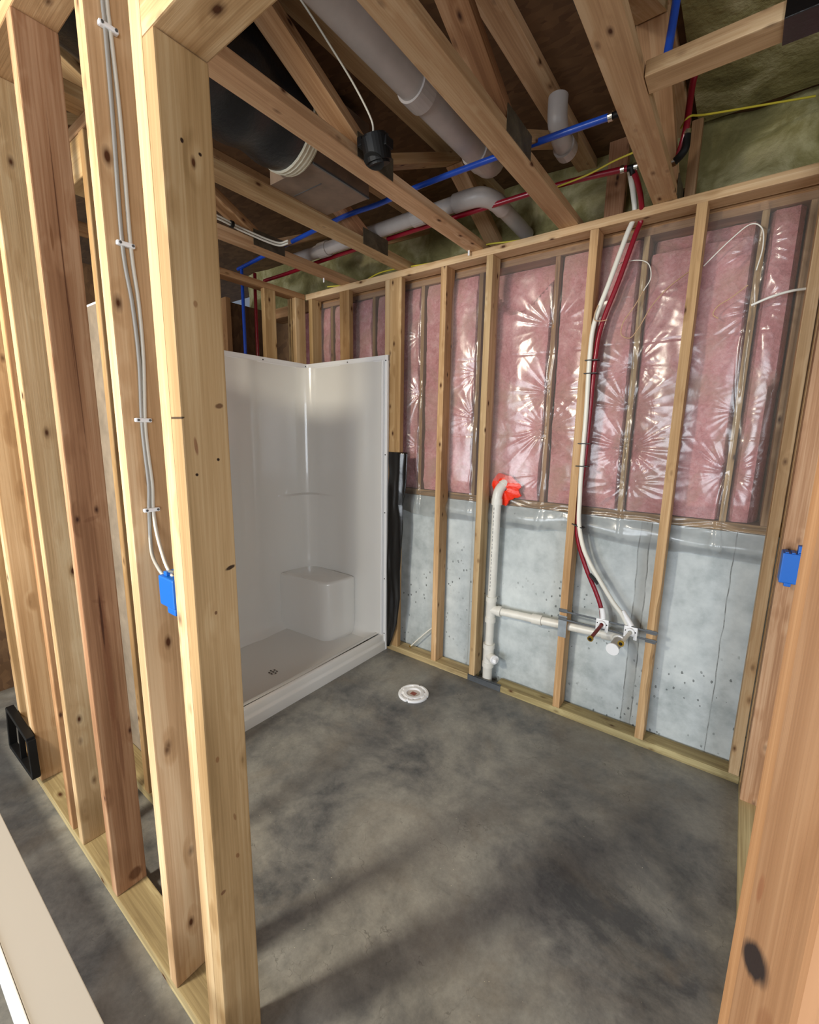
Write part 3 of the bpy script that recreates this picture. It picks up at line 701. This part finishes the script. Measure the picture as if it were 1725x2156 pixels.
for k, (dz, lab) in enumerate(((0, 'upper of the two white cables clipped to the far left truss'), (-.013, 'lower of the two white cables clipped to the far left truss'))):
    tag(tube('house_cable', [(.475, -2.0, 2.54+dz), (.47, -1.4, 2.535+dz), (.468, -.95, 2.53+dz), (.466, -.80, 2.52+dz), (.50, -.62, 2.505+dz), (.55, -.58, 2.515+dz)], .005, CABLE), lab, 'cable', 'clipped white cables')
t = tag(ring('cable_clip', (.468, -.86, 2.518), (0, 1, 0), .008, .016, .014, BLACK), 'black clip holding the two white cables overhead', 'clip')
tag(tube('house_cable', [(.25, -.02, 2.476), (.48, .05, 2.478), (.70, .03, 2.50), (1.05, .02, 2.476), (1.30, .05, 2.477), (1.40, .03, 2.50), (1.55, .07, 2.50), (1.72, .05, 2.478)], .0042, YELL), 'yellow cable lying along the top plate', 'cable')
tag(tube('house_cable', [(1.88, -.22, 2.545), (2.00, -.21, 2.560), (2.10, -.20, 2.585), (2.19, -.19, 2.60)], .0035, YELL), 'short yellow cable over the red water line', 'cable')
tag(tube('house_cable', [(2.31, -.13, 2.66), (2.34, -.165, 2.67), (2.40, -.10, 2.69), (2.7, .1, 2.74)], .0035, YELL), 'yellow wire looped round the standing red line', 'cable')
for x, y, z, lab in ((1.345, -.02, 2.476, 'small white tag on the truss end over the plumbing wall'), (.37, -.16, 2.476, 'small pale tag hanging from the red line, far left')):
    o = box('plastic_tag', (x-.005, y-.004, z-.03), (x+.005, y, z+.03), CAPW, None, .001); tag(o, lab, 'tag')

# ------------------------------------------------------------------ water lines down the wall and the stubs
tag(tube('water_line', [(2.156, -.140, 2.56), (2.168, -.10, 2.53), (2.172, -.02, 2.49), (2.168, .035, 2.44), (2.150, .035, 2.38), (2.100, .03, 2.20), (2.045, .025, 2.02), (2.030, .022, 1.88), (2.026, .022, 1.62), (2.022, .022, 1.40), (2.012, .022, 1.20), (2.010, .022, 1.06), (2.028, .022, .96), (2.075, .022, .84), (2.130, .022, .73), (2.160, .02, .66), (2.172, .018, .60)], .0110, RED), 'dark red water line curving down between the studs', 'pipe')
tag(tube('water_line', [(2.125, -.06, 2.60), (2.135, .0, 2.53), (2.140, .03, 2.46), (2.118, .018, 2.38), (2.066, .012, 2.20), (2.016, .008, 2.03), (2.008, .005, 1.88), (2.0065+.007, .004, 1.62), (2.0135, .005, 1.35), (2.018, .002, 1.20), (2.026, .0, 1.07), (2.055, -.002, .96), (2.095, -.002, .88), (2.150, -.002, .80), (2.215, -.002, .71), (2.262, .0, .655), (2.292, .008, .60)], .0110, WHITE), 'white water line curving down beside the red one', 'pipe')
for x, z, an, lab in ((2.020, 1.86, 0, 'black tape joint on the white line, upper bay'), (2.020, 1.80, 0, 'black tie high on the red and white lines'), (2.019, 1.47, 0, 'black tie at mid height of the lines'), (2.017, 1.36, 0, 'black tie just under the mid height one'), (2.020, 1.06, .3, 'black tie where the lines start to bend'), (2.118, .80, .75, 'lowest black tie where the lines part')):
    o = box('cable_tie', (-.030, -.018, -.0025), (.030, .022, .0025), TIE, None, .001)
    o.matrix_world = Matrix.Translation((x, .010, z)) @ Matrix.Rotation(an, 4, 'Y'); tag(o, lab, 'cable tie', 'ties on the water lines')
tag(tube('twist_wire', [(2.03, -.01, 2.10), (2.018, -.012, 2.06), (2.022, -.012, 2.035), (2.05, -.012, 2.028), (2.075, -.01, 2.030)], .0020, BROWNW), 'thin pale wire loop on the white line', 'wire')
# steel rails between the studs
t = empty('bracket_rail', (2.2, -.004, .57)); tag(t, 'pair of dark steel rails between the studs holding the stubs', 'rail')
for z0_, z1_ in ((.597, .603), (.552, .560)):
    beam('rail_bar', (1.962, -.003, z0_), (2.425, -.003, z1_), (0, 0, 1), .0085, .006, STRAPM, t, .001)
for x0_, x1_ in ((1.962, 2.006), (2.374, 2.42)):
    for zc in (.600, .556): box('rail_tab', (x0_, -.005, zc-.010), (x1_, -.001, zc+.010), STRAPM, t, .001)
def drop_ear(x, z, label, stub, mat, tilt):
    t = empty('stub_bracket', (x, -.01, z)); tag(t, label, 'bracket', 'white stub brackets')
    bm = bmesh.new(); bm_box(bm, (x-.030, -.014, z-.024), (x+.030, -.008, z+.024), .004); bm_box(bm, (x-.030, -.012, z-.034), (x-.014, -.008, z-.02), .002); bm_box(bm, (x+.014, -.012, z-.040), (x+.030, -.008, z-.02), .002)
    bp = put(link('bracket_plate', bm, CAPW), t)
    ring('socket', (x, -.018, z), (0, 1, 0), .010, .019, .014, CAPW, t)
    for dx, dz in ((-.022, .002), (.022, 0), (-.016, -.020)): disc('screw', (x+dx, -.0145, z+dz), (0, 1, 0), .0028, .002, DARKP, bp)
    # elbow sleeve going up to the line
    tube('sleeve', [(x, -.002, z+.022), (x+tilt[0]*.35, .004, z+.045), (x+tilt[0], .008, z+tilt[1])], .0135, CAPW, t)
    return t
drop_ear(2.181, .585, 'left white bracket with the dark red stub', None, RED2, (-.012, .075))
drop_ear(2.311, .583, 'right white bracket with the pale stub', None, WHITE, (-.050, .085))
for p, q, mt, lab in (((2.181, -.015, .583), (2.165, -.155, .556), RED2, 'dark red stub pipe with a brass rim'), ((2.311, -.015, .580), (2.298, -.155, .573), WHITE, 'pale stub pipe with a brass rim')):
    t = empty('stub_pipe', p); tag(t, lab, 'pipe'); d = Vector(q)-Vector(p)
    sp = tube('stub', [p, q], .0085, mt, t, 18, smooth_path=False)
    ring('brass_rim', q, d, .0085, .0135, .010, BRASS, sp); disc('bore', Vector(q)+d.normalized()*.003, d, .0088, .003, DARKP, sp)
# ------------------------------------------------------------------ drain piping in the wall
t = empty('drain_stack', (1.55, .045, 0)); tag(t, 'white drain pipe standing in the wall with side branch and cleanout', 'pipe')
A = Vector((1.552, .045, 0))
tube('riser', [(1.546, .045, 0), (1.548, .045, .5), (1.551, .045, 1.14)], .0245, PVC, t, 24, smooth_path=False)
tube('riser', [(1.545, .045, 0.001), (1.545, .045, .20)], .0285, PVC, t, 24, smooth_path=False)
ring('cleanout_hub', (1.546, .045, .245), (0, 0, 1), .024, .0345, .03, PVC, t, 26); ring('cleanout_hub', (1.546, .045, .125), (0, 0, 1), .024, .0345, .03, PVC, t, 26)
tube('cleanout_tee', [(1.546, .045, .12), (1.546, .045, .25)], .0315, PVC, t, 24, smooth_path=False)
tube('cleanout_arm', [(1.55, .040, .185), (1.60, .010, .187)], .026, PVC, t, 24, smooth_path=False)
disc('cleanout_plug', (1.604, .007, .187), (.85, -.5, 0), .027, .012, CAPW, t, 24)
box('plug_square', (1.602, -.012, .176), (1.622, .006, .198), CAPW, t, .002)
ring('tee_hub', (1.547, .045, .545), (0, 0, 1), .0235, .0315, .03, PVC, t, 26); ring('tee_hub', (1.547, .045, .415), (0, 0, 1), .0235, .0315, .03, PVC, t, 26)
tube('tee_body', [(1.547, .045, .41), (1.547, .045, .55)], .0285, PVC, t, 24, smooth_path=False)
tube('tee_arm', [(1.55, .045, .478), (1.605, .045, .480)], .0275, PVC, t, 24, smooth_path=False); ring('tee_hub', (1.604, .045, .480), (1, 0, 0), .022, .031, .024, PVC, t, 26)
tube('branch', [(1.60, .045, .480), (1.84, .045, .492), (2.20, .045, .512)], .0225, PVC, t, 24, smooth_path=False)
ring('coupling', (1.832, .045, .492), (1, 0, .05), .0225, .0285, .055, PVC, t, 26)
tube('trap_adapter', [(2.175, .045, .511), (2.222, .044, .514), (2.250, .030, .515), (2.262, .0, .513)], .0285, PVC, t, 24)
tube('trap_arm', [(2.262, .02, .514), (2.256, -.095, .510)], .0235, TRIMM, t, 24, smooth_path=False)
ring('arm_ring', (2.262, .002, .513), (0, 1, 0), .0235, .0305, .010, CAPW, t, 26)
disc('test_cap', (2.2555, -.100, .5095), (.05, 1, .03), .0295, .008, CAPW, t, 32)
ring('elbow_hub', (1.551, .045, 1.130), (0, 0, 1), .0235, .0310, .035, PVC, t, 26)
tube('elbow', [(1.551, .045, 1.13), (1.552, .045, 1.165), (1.558, .058, 1.200), (1.572, .082, 1.228)], .0285, PVC, t, 24)
ring('elbow_hub', (1.573, .083, 1.229), (.4, .75, .75), .0235, .0315, .024, PVC, t, 26)
tube('pipe_end', [(1.570, .078, 1.222), (1.588, .115, 1.252)], .0245, PVC, t, 24, smooth_path=False)
# printed dashes running down the riser
bm = bmesh.new()
for k in range(22):
    z = .60+k*.023; bm_box(bm, (1.5448, .0196, z), (1.5472, .0212, z+.013+.004*math.sin(k*3)))
put(link('print_line', bm, plain('print_ink', (110, 110, 112), .6)), t)
# sealant around the pipe
bm = bmesh.new(); cen = Vector((1.578, .074, 1.205)); ring_v = []; nseg = 40
for k in range(nseg):
    a = 2*math.pi*k/nseg; r_ = .080+.007*math.sin(a*3+1)+.004*math.sin(a*7)+.0015*math.sin(a*13); 
    r_ += .030*max(0, 1-abs(a-5.95)/.30)+.014*max(0, 1-abs(a-4.9)/.3)
    if abs(a-.2) < .15: r_ += .01
    ring_v.append([bm.verts.new(cen+Vector((math.cos(a)*r_*q, -.012*(1-q*q)+.003*math.sin(a*5+q*4), math.sin(a)*r_*q*1.05))) for q in (.2, .5, .8, 1.0)]+[bm.verts.new(cen+Vector((math.cos(a)*r_, .02, math.sin(a)*r_*1.05)))])
for k in range(nseg):
    A_, B_ = ring_v[k], ring_v[(k+1) % nseg]
    for q in range(4): bm.faces.new((A_[q], B_[q], B_[q+1], A_[q+1]))
tag(link('fire_sealant', bm, ORANGE, None, True), 'bright red-orange sealant splat around the top of the drain pipe', 'sealant')
# straps
t = empty('nail_plate', (1.984, -.002, .51)); tag(t, 'shiny galvanised nail plate on the stud over the branch pipe', 'plate')
box('plate_sheet', (1.963, -.0025, .452), (2.006, -.0005, .572), STEEL, t)
t = empty('repair_strap', (1.545, -.002, 0)); tag(t, 'grey metal strap bridging the cut floor plate at the drain pipe', 'strap')
box('strap_sheet', (1.435, -.003, .002), (1.655, -.0005, .040), STRAPM, t); box('strap_lip', (1.435, -.003, .038), (1.655, .012, .0405), STRAPM, t)
# cable stub at the plate
t = empty('cable_stub', (.95, .06, .046)); tag(t, 'short white cable poking out over the floor plate', 'cable')
tube('cable_piece', [(1.15, .075, .25), (1.102, .06, .212), (1.02, .055, .125), (.955, .05, .052)], .0045, WHITE, t)
disc('cable_tip', (.952, .0495, .050), (-.6, 0, -.6), .007, .010, BRASS, t)
# loose wires behind and over the poly
tag(tube('loose_wire', [(2.37, .066, 2.20), (2.30, .064, 2.15), (2.24, .062, 2.08), (2.20, .062, 2.0), (2.165, .064, 1.955), (2.125, .064, 1.975), (2.13, .064, 2.03), (2.17, .062, 2.09), (2.20, .062, 2.15)], .0022, BROWNW), 'looped tan wire left of the bark edged stud', 'wire')
tag(tube('loose_wire', [(2.20, .062, 2.15), (2.225, .062, 2.20), (2.21, .062, 2.26), (2.16, .062, 2.285), (2.08, .06, 2.285)], .0022, WHITE), 'pale wire arc over the tan wire loop', 'wire')
tag(tube('loose_wire', [(2.42, .06, 2.21), (2.50, .06, 2.29), (2.56, .062, 2.335), (2.60, .062, 2.31), (2.61, .062, 2.24), (2.60, .062, 2.16)], .0024, WHITE), 'white wire arching over the last bay', 'wire')
tag(tube('loose_wire', [(2.58, .064, 2.11), (2.53, .06, 2.07), (2.49, .06, 2.045), (2.475, .06, 2.015), (2.495, .06, 1.995)], .0020, BROWNW), 'small curled wire in the last bay', 'wire')
tag(tube('house_cable', [(2.60, .055, 2.03), (2.66, .045, 2.05), (2.72, .03, 2.058), (2.78, .0+.06, 2.065)], .0048, WHITE), 'white cable reaching to the corner stud', 'cable')

# ------------------------------------------------------------------ shower unit
XS = .785; YN = -1.528; HS = 1.99
t = empty('shower_unit', (.4, -.76, 0)); tag(t, 'glossy white one piece shower with a corner seat and low curb', 'shower')
def prof(z):
    """inside outline of the wall panels in plan at height z, from the right front to the near end"""
    flare = 0.0
    pts = []
    yi = -.032; xi = .034
    colr = .115
    lower = 1 if z < 1.055 else 0
    s = min(1, max(0, (1.055-z)/.012))
    # right end panel
    for k in range(11):
        x = .758-(.758-.30)*k/10; pts.append((x, yi-.004*math.sin(k/10*math.pi)))
    # corner: upper round, lower thicker
    cx, cy = xi+colr, yi-colr
    for k in range(13):
        a = math.pi/2+math.pi/2*k/12
        px, py = cx+colr*math.cos(a), cy+colr*math.sin(a)
        px += s*.022; py -= s*.018
        pts.append((px, py))
    # back panel with soft vertical relief
    for k in range(1, 40):
        y = cy-(1.30-.15)*k/39
        rel = .012*math.exp(-((y+.52)/.05)**2)-.0+.012*math.exp(-((y+.80)/.10)**2)
        px = xi+s*.022*max(0, 1-k/6)+rel
        pts.append((px, y))
    # near corner and near end panel
    cx2, cy2 = xi+colr, YN+.032+colr
    for k in range(13):
        a = math.pi+math.pi/2*k/12; pts.append((cx2+colr*math.cos(a), cy2+colr*math.sin(a)))
    for k in range(1, 8):
        x = .30+(.758-.30)*k/7; pts.append((x, YN+.032))
    return pts
zl = [.06, .065, .075, .09, .11, .15, .25, .4, .6, .8, 1.0, 1.043, 1.049, 1.055, 1.062, 1.2, 1.4, 1.6, 1.8, 1.92, 1.945, 1.955]
bm = bmesh.new(); R_ = []
for z in zl:
    cove = max(0, 1-(z-.06)/.09)**2*.05 if z < .15 else 0
    row = []
    P_ = prof(z); cxm, cym = .42, -.77
    for (x, y) in P_:
        ix = cove*(1 if x < .15 else 0)*max(0, (.15-x)/.11); iy = -cove if y > -.15 else (cove if y < YN+.15 else 0)
        row.append(bm.verts.new((x+min(ix, cove), y+iy, z)))
    R_.append(row)
for A_, B_ in zip(R_, R_[1:]):
    for k in range(len(A_)-1): bm.faces.new((A_[k], A_[k+1], B_[k+1], B_[k]))
wallp = link('wall_panels', bm, SHOWER, None, True); put(wallp, t)
# flanges: top rail and vertical front edges
bm = bmesh.new()
bm_box(bm, (.004, -.016, 1.952), (XS+.003, -.004, HS), .003)
bm_box(bm, (.004, -.034, 1.950), (XS-.02, -.012, 1.960), .003)
bm_box(bm, (.004, YN+.004, 1.952), (.018, -.004, HS), .003); bm_box(bm, (.012, YN+.01, 1.950), (.036, -.01, 1.960), .003)
bm_box(bm, (.004, YN, 1.952), (XS, YN+.012, HS), .003)
bm_box(bm, (XS-.020, -.024, .0), (XS+.003, -.004, HS), .004)
bm_box(bm, (XS-.036, -.040, .10), (XS-.022, -.006, 1.955), .006)
bm_box(bm, (XS-.022, YN, .0), (XS+.003, YN+.014, HS), .003); bm_box(bm, (XS-.036, YN+.004, .10), (XS-.022, YN+.036, 1.955), .006)
fl = link('mounting_flange', bm, CAPW); put(fl, t)
SHELL = plain('raw_fibreglass', (140, 126, 108), .7, vary=.12, bump=.3)
bm = bmesh.new(); bm_box(bm, (.003, YN-.002, .0), (XS-.02, YN+.002, HS-.01)); bm_box(bm, (.001, YN, .0), (.0035, -.004, HS-.01))
put(link('outer_shell', bm, SHELL), t)
for x, y, z, d in ((.775, -.0245, 1.955, 1), (.775, -.0245, 1.365, 1), (.775, -.0245, .98, 1), (.775, -.0245, .52, 1), (.775, -.0245, .12, 1), (.43, -.0165, 1.972, 1), (.0185, -.03, 1.972, 0), (.0185, -.39, 1.972, 0), (.0185, -.78, 1.972, 0)):
    disc('flange_screw', (x, y, z), (0, 1, 0) if d else (1, 0, 0), .0042, .002, DARKP, fl, 10)
# seat
def prism(name, outline, z0, z1, mat, parent, bev, seg=4):
    bm = bmesh.new(); vs = [bm.verts.new((x, y, z0)) for x, y in outline]; f = bm.faces.new(vs)
    ex = bmesh.ops.extrude_face_region(bm, geom=[f]); up = [v for v in ex['geom'] if isinstance(v, bmesh.types.BMVert)]
    for v in up: v.co.z = z1
    top = [e for e in bm.edges if all(v.co.z > z1-1e-5 for v in e.verts)]
    bmesh.ops.bevel(bm, geom=top, offset=bev, segments=seg, affect='EDGES', profile=.5)
    o = link(name, bm, mat, None, True); put(o, parent); return o
outl = [(.036, -.034), (.50, -.034)]
def arc(c, r_, a0, a1, n=8): return [(c[0]+r_*math.cos(a0+(a1-a0)*k/n), c[1]+r_*math.sin(a0+(a1-a0)*k/n)) for k in range(n+1)]
outl += [(.515, -.06), (.505, -.16)] + arc((.40, -.20), .095, 0, -math.pi/2, 8) + [(.25, -.305), (.12, -.315), (.036, -.330)]
prism('corner_seat', outl, .05, .488, SHOWER, t, .022)
# pan with curb
bm = bmesh.new(); NXp, NYp = 26, 44; G_ = []
def pan_z(x, y):
    d = math.hypot(x-.50, y+.75); z = .052+.012*min(1, d/.7)
    if x > .655: z += .052*min(1, (x-.655)/.045)**1.6
    return z
for j in range(NYp+1):
    row = []
    for i in range(NXp+1):
        x = .036+(.740-.036)*i/NXp; y = (YN+.033)+(-.034-(YN+.033))*j/NYp; row.append(bm.verts.new((x, y, pan_z(x, y))))
    G_.append(row)
for j in range(NYp):
    for i in range(NXp): bm.faces.new((G_[j][i], G_[j][i+1], G_[j+1][i+1], G_[j+1][i]))
put(link('pan_floor', bm, SHOWER, None, True), t)
bm = bmesh.new(); sec = [(.735, .095), (.742, .109), (.752, .114), (.764, .112), (.771, .103), (.773, .075), (.775, .066), (.783, .060), (.785, .052), (.785, .0), (.735, .0)]
ys2 = [YN+.003+(-.012-YN-.003)*k/20 for k in range(21)]; S_ = [[bm.verts.new((x, y, z)) for x, z in sec] for y in ys2]
for A_, B_ in zip(S_, S_[1:]):
    for k in range(len(sec)): bm.faces.new((A_[k], A_[(k+1) % len(sec)], B_[(k+1) % len(sec)], B_[k]))
bm.faces.new(S_[0]); bm.faces.new(S_[-1][::-1])
cu = link('curb', bm, SHOWER, None, True); put(cu, t)
bm = bmesh.new()
for k in range(7):
    a = 2*math.pi*k/6; rr_ = .022 if k < 6 else 0
    bm_box(bm, (.50+rr_*math.cos(a)-.007, -.75+rr_*math.sin(a)-.004, .0555), (.50+rr_*math.cos(a)+.007, -.75+rr_*math.sin(a)+.004, .0565))
put(link('drain_holes', bm, plain('drain_dark', (84, 74, 64), .6)), t)

# black plastic sheet hanging beside the shower
bm = bmesh.new(); rows = []
edge = [(.03, .816), (.10, .845), (.22, .885), (.41, .912), (.60, .905), (.93, .923), (1.05, .916), (1.13, .935), (1.21, .943), (1.385, .946)]
def er(z):
    for (z0_, x0_), (z1_, x1_) in zip(edge, edge[1:]):
        if z <= z1_: return x0_+(x1_-x0_)*max(0, (z-z0_))/(z1_-z0_)
    return edge[-1][1]
NZb, NXb = 130, 16
for j in range(NZb+1):
    z = .03+(1.385-.03)*j/NZb; xr = er(z); row = []
    for i in range(NXb+1):
        u = i/NXb; x = .796+(xr-.796)*u
        y = -.012-.010*math.sin(u*7+z*3)*(.5+.5*noise.noise(Vector((u*2, z*4, 1))))-.012*noise.noise(Vector((u*3, z*6, 7)))*math.exp(-((z-1.16)/.2)**2)-.004
        row.append(bm.verts.new((x, min(y, -.003), z)))
    rows.append(row)
for j in range(NZb):
    for i in range(NXb): bm.faces.new((rows[j][i], rows[j][i+1], rows[j+1][i+1], rows[j+1][i]))
bs = link('black_sheet', bm, BSHEET, None, True); so = bs.modifiers.new('s', 'SOLIDIFY'); so.thickness = .0015
tag(bs, 'crumpled black plastic sheet hanging at the right edge of the shower', 'plastic sheet')

# ------------------------------------------------------------------ toilet flange
FX, FY = 1.264, -.337
t = empty('toilet_flange', (FX, FY, 0)); tag(t, 'round white toilet flange set in the concrete floor', 'flange')
bm = bmesh.new(); seg = 72; V = []
def slot(a):
    for c in (math.radians(60), math.radians(150), math.radians(240), math.radians(330)):
        d = (a-c+math.pi) % (2*math.pi)-math.pi
        if abs(d) < .38: return True
    return False
prf = [(.040, .001), (.040, .011), (.044, .014), (.058, .013), (.062, .010), (.066, .010), (.070, .010), (.076, .013), (.086, .012), (.089, .008), (.089, .0)]
for k in range(seg):
    a = 2*math.pi*k/seg; rowv = []
    for r_, z in prf:
        if .061 < r_ < .071 and slot(a): z = .002
        rad = r_
        if r_ > .08 and min(abs((a-c+math.pi) % (2*math.pi)-math.pi) for c in (.2, 1.75, 3.35, 4.9)) < .05: rad = .078
        rowv.append(bm.verts.new((FX+rad*math.cos(a), FY+rad*math.sin(a), z)))
    V.append(rowv)
for k in range(seg):
    A_, B_ = V[k], V[(k+1) % seg]
    for q in range(len(prf)-1): bm.faces.new((A_[q], B_[q], B_[q+1], A_[q+1]))
put(link('flange_ring', bm, CAPW), t)
bm = bmesh.new()
for k in range(16):
    a = 2*math.pi*k/16+.1
    if slot(a): continue
    bm_box(bm, (FX+.066*math.cos(a)-.0025, FY+.066*math.sin(a)-.0025, .0095), (FX+.066*math.cos(a)+.0025, FY+.066*math.sin(a)+.0025, .0125))
if len(bm.verts) == 0: bm_box(bm, (FX+.06, FY, .01), (FX+.062, FY+.002, .012))
put(link('raised_ribs', bm, CAPW), t)
disc('knockout_disc', (FX, FY, .003), (0, 0, 1), .040, .004, plain('flange_inner', (206, 196, 190), .5), t, 32)
box('red_mark', (FX-.016, FY-.014, .0045), (FX+.016, FY+.014, .0062), plain('faded_red_print', (150, 84, 72), .6), t)
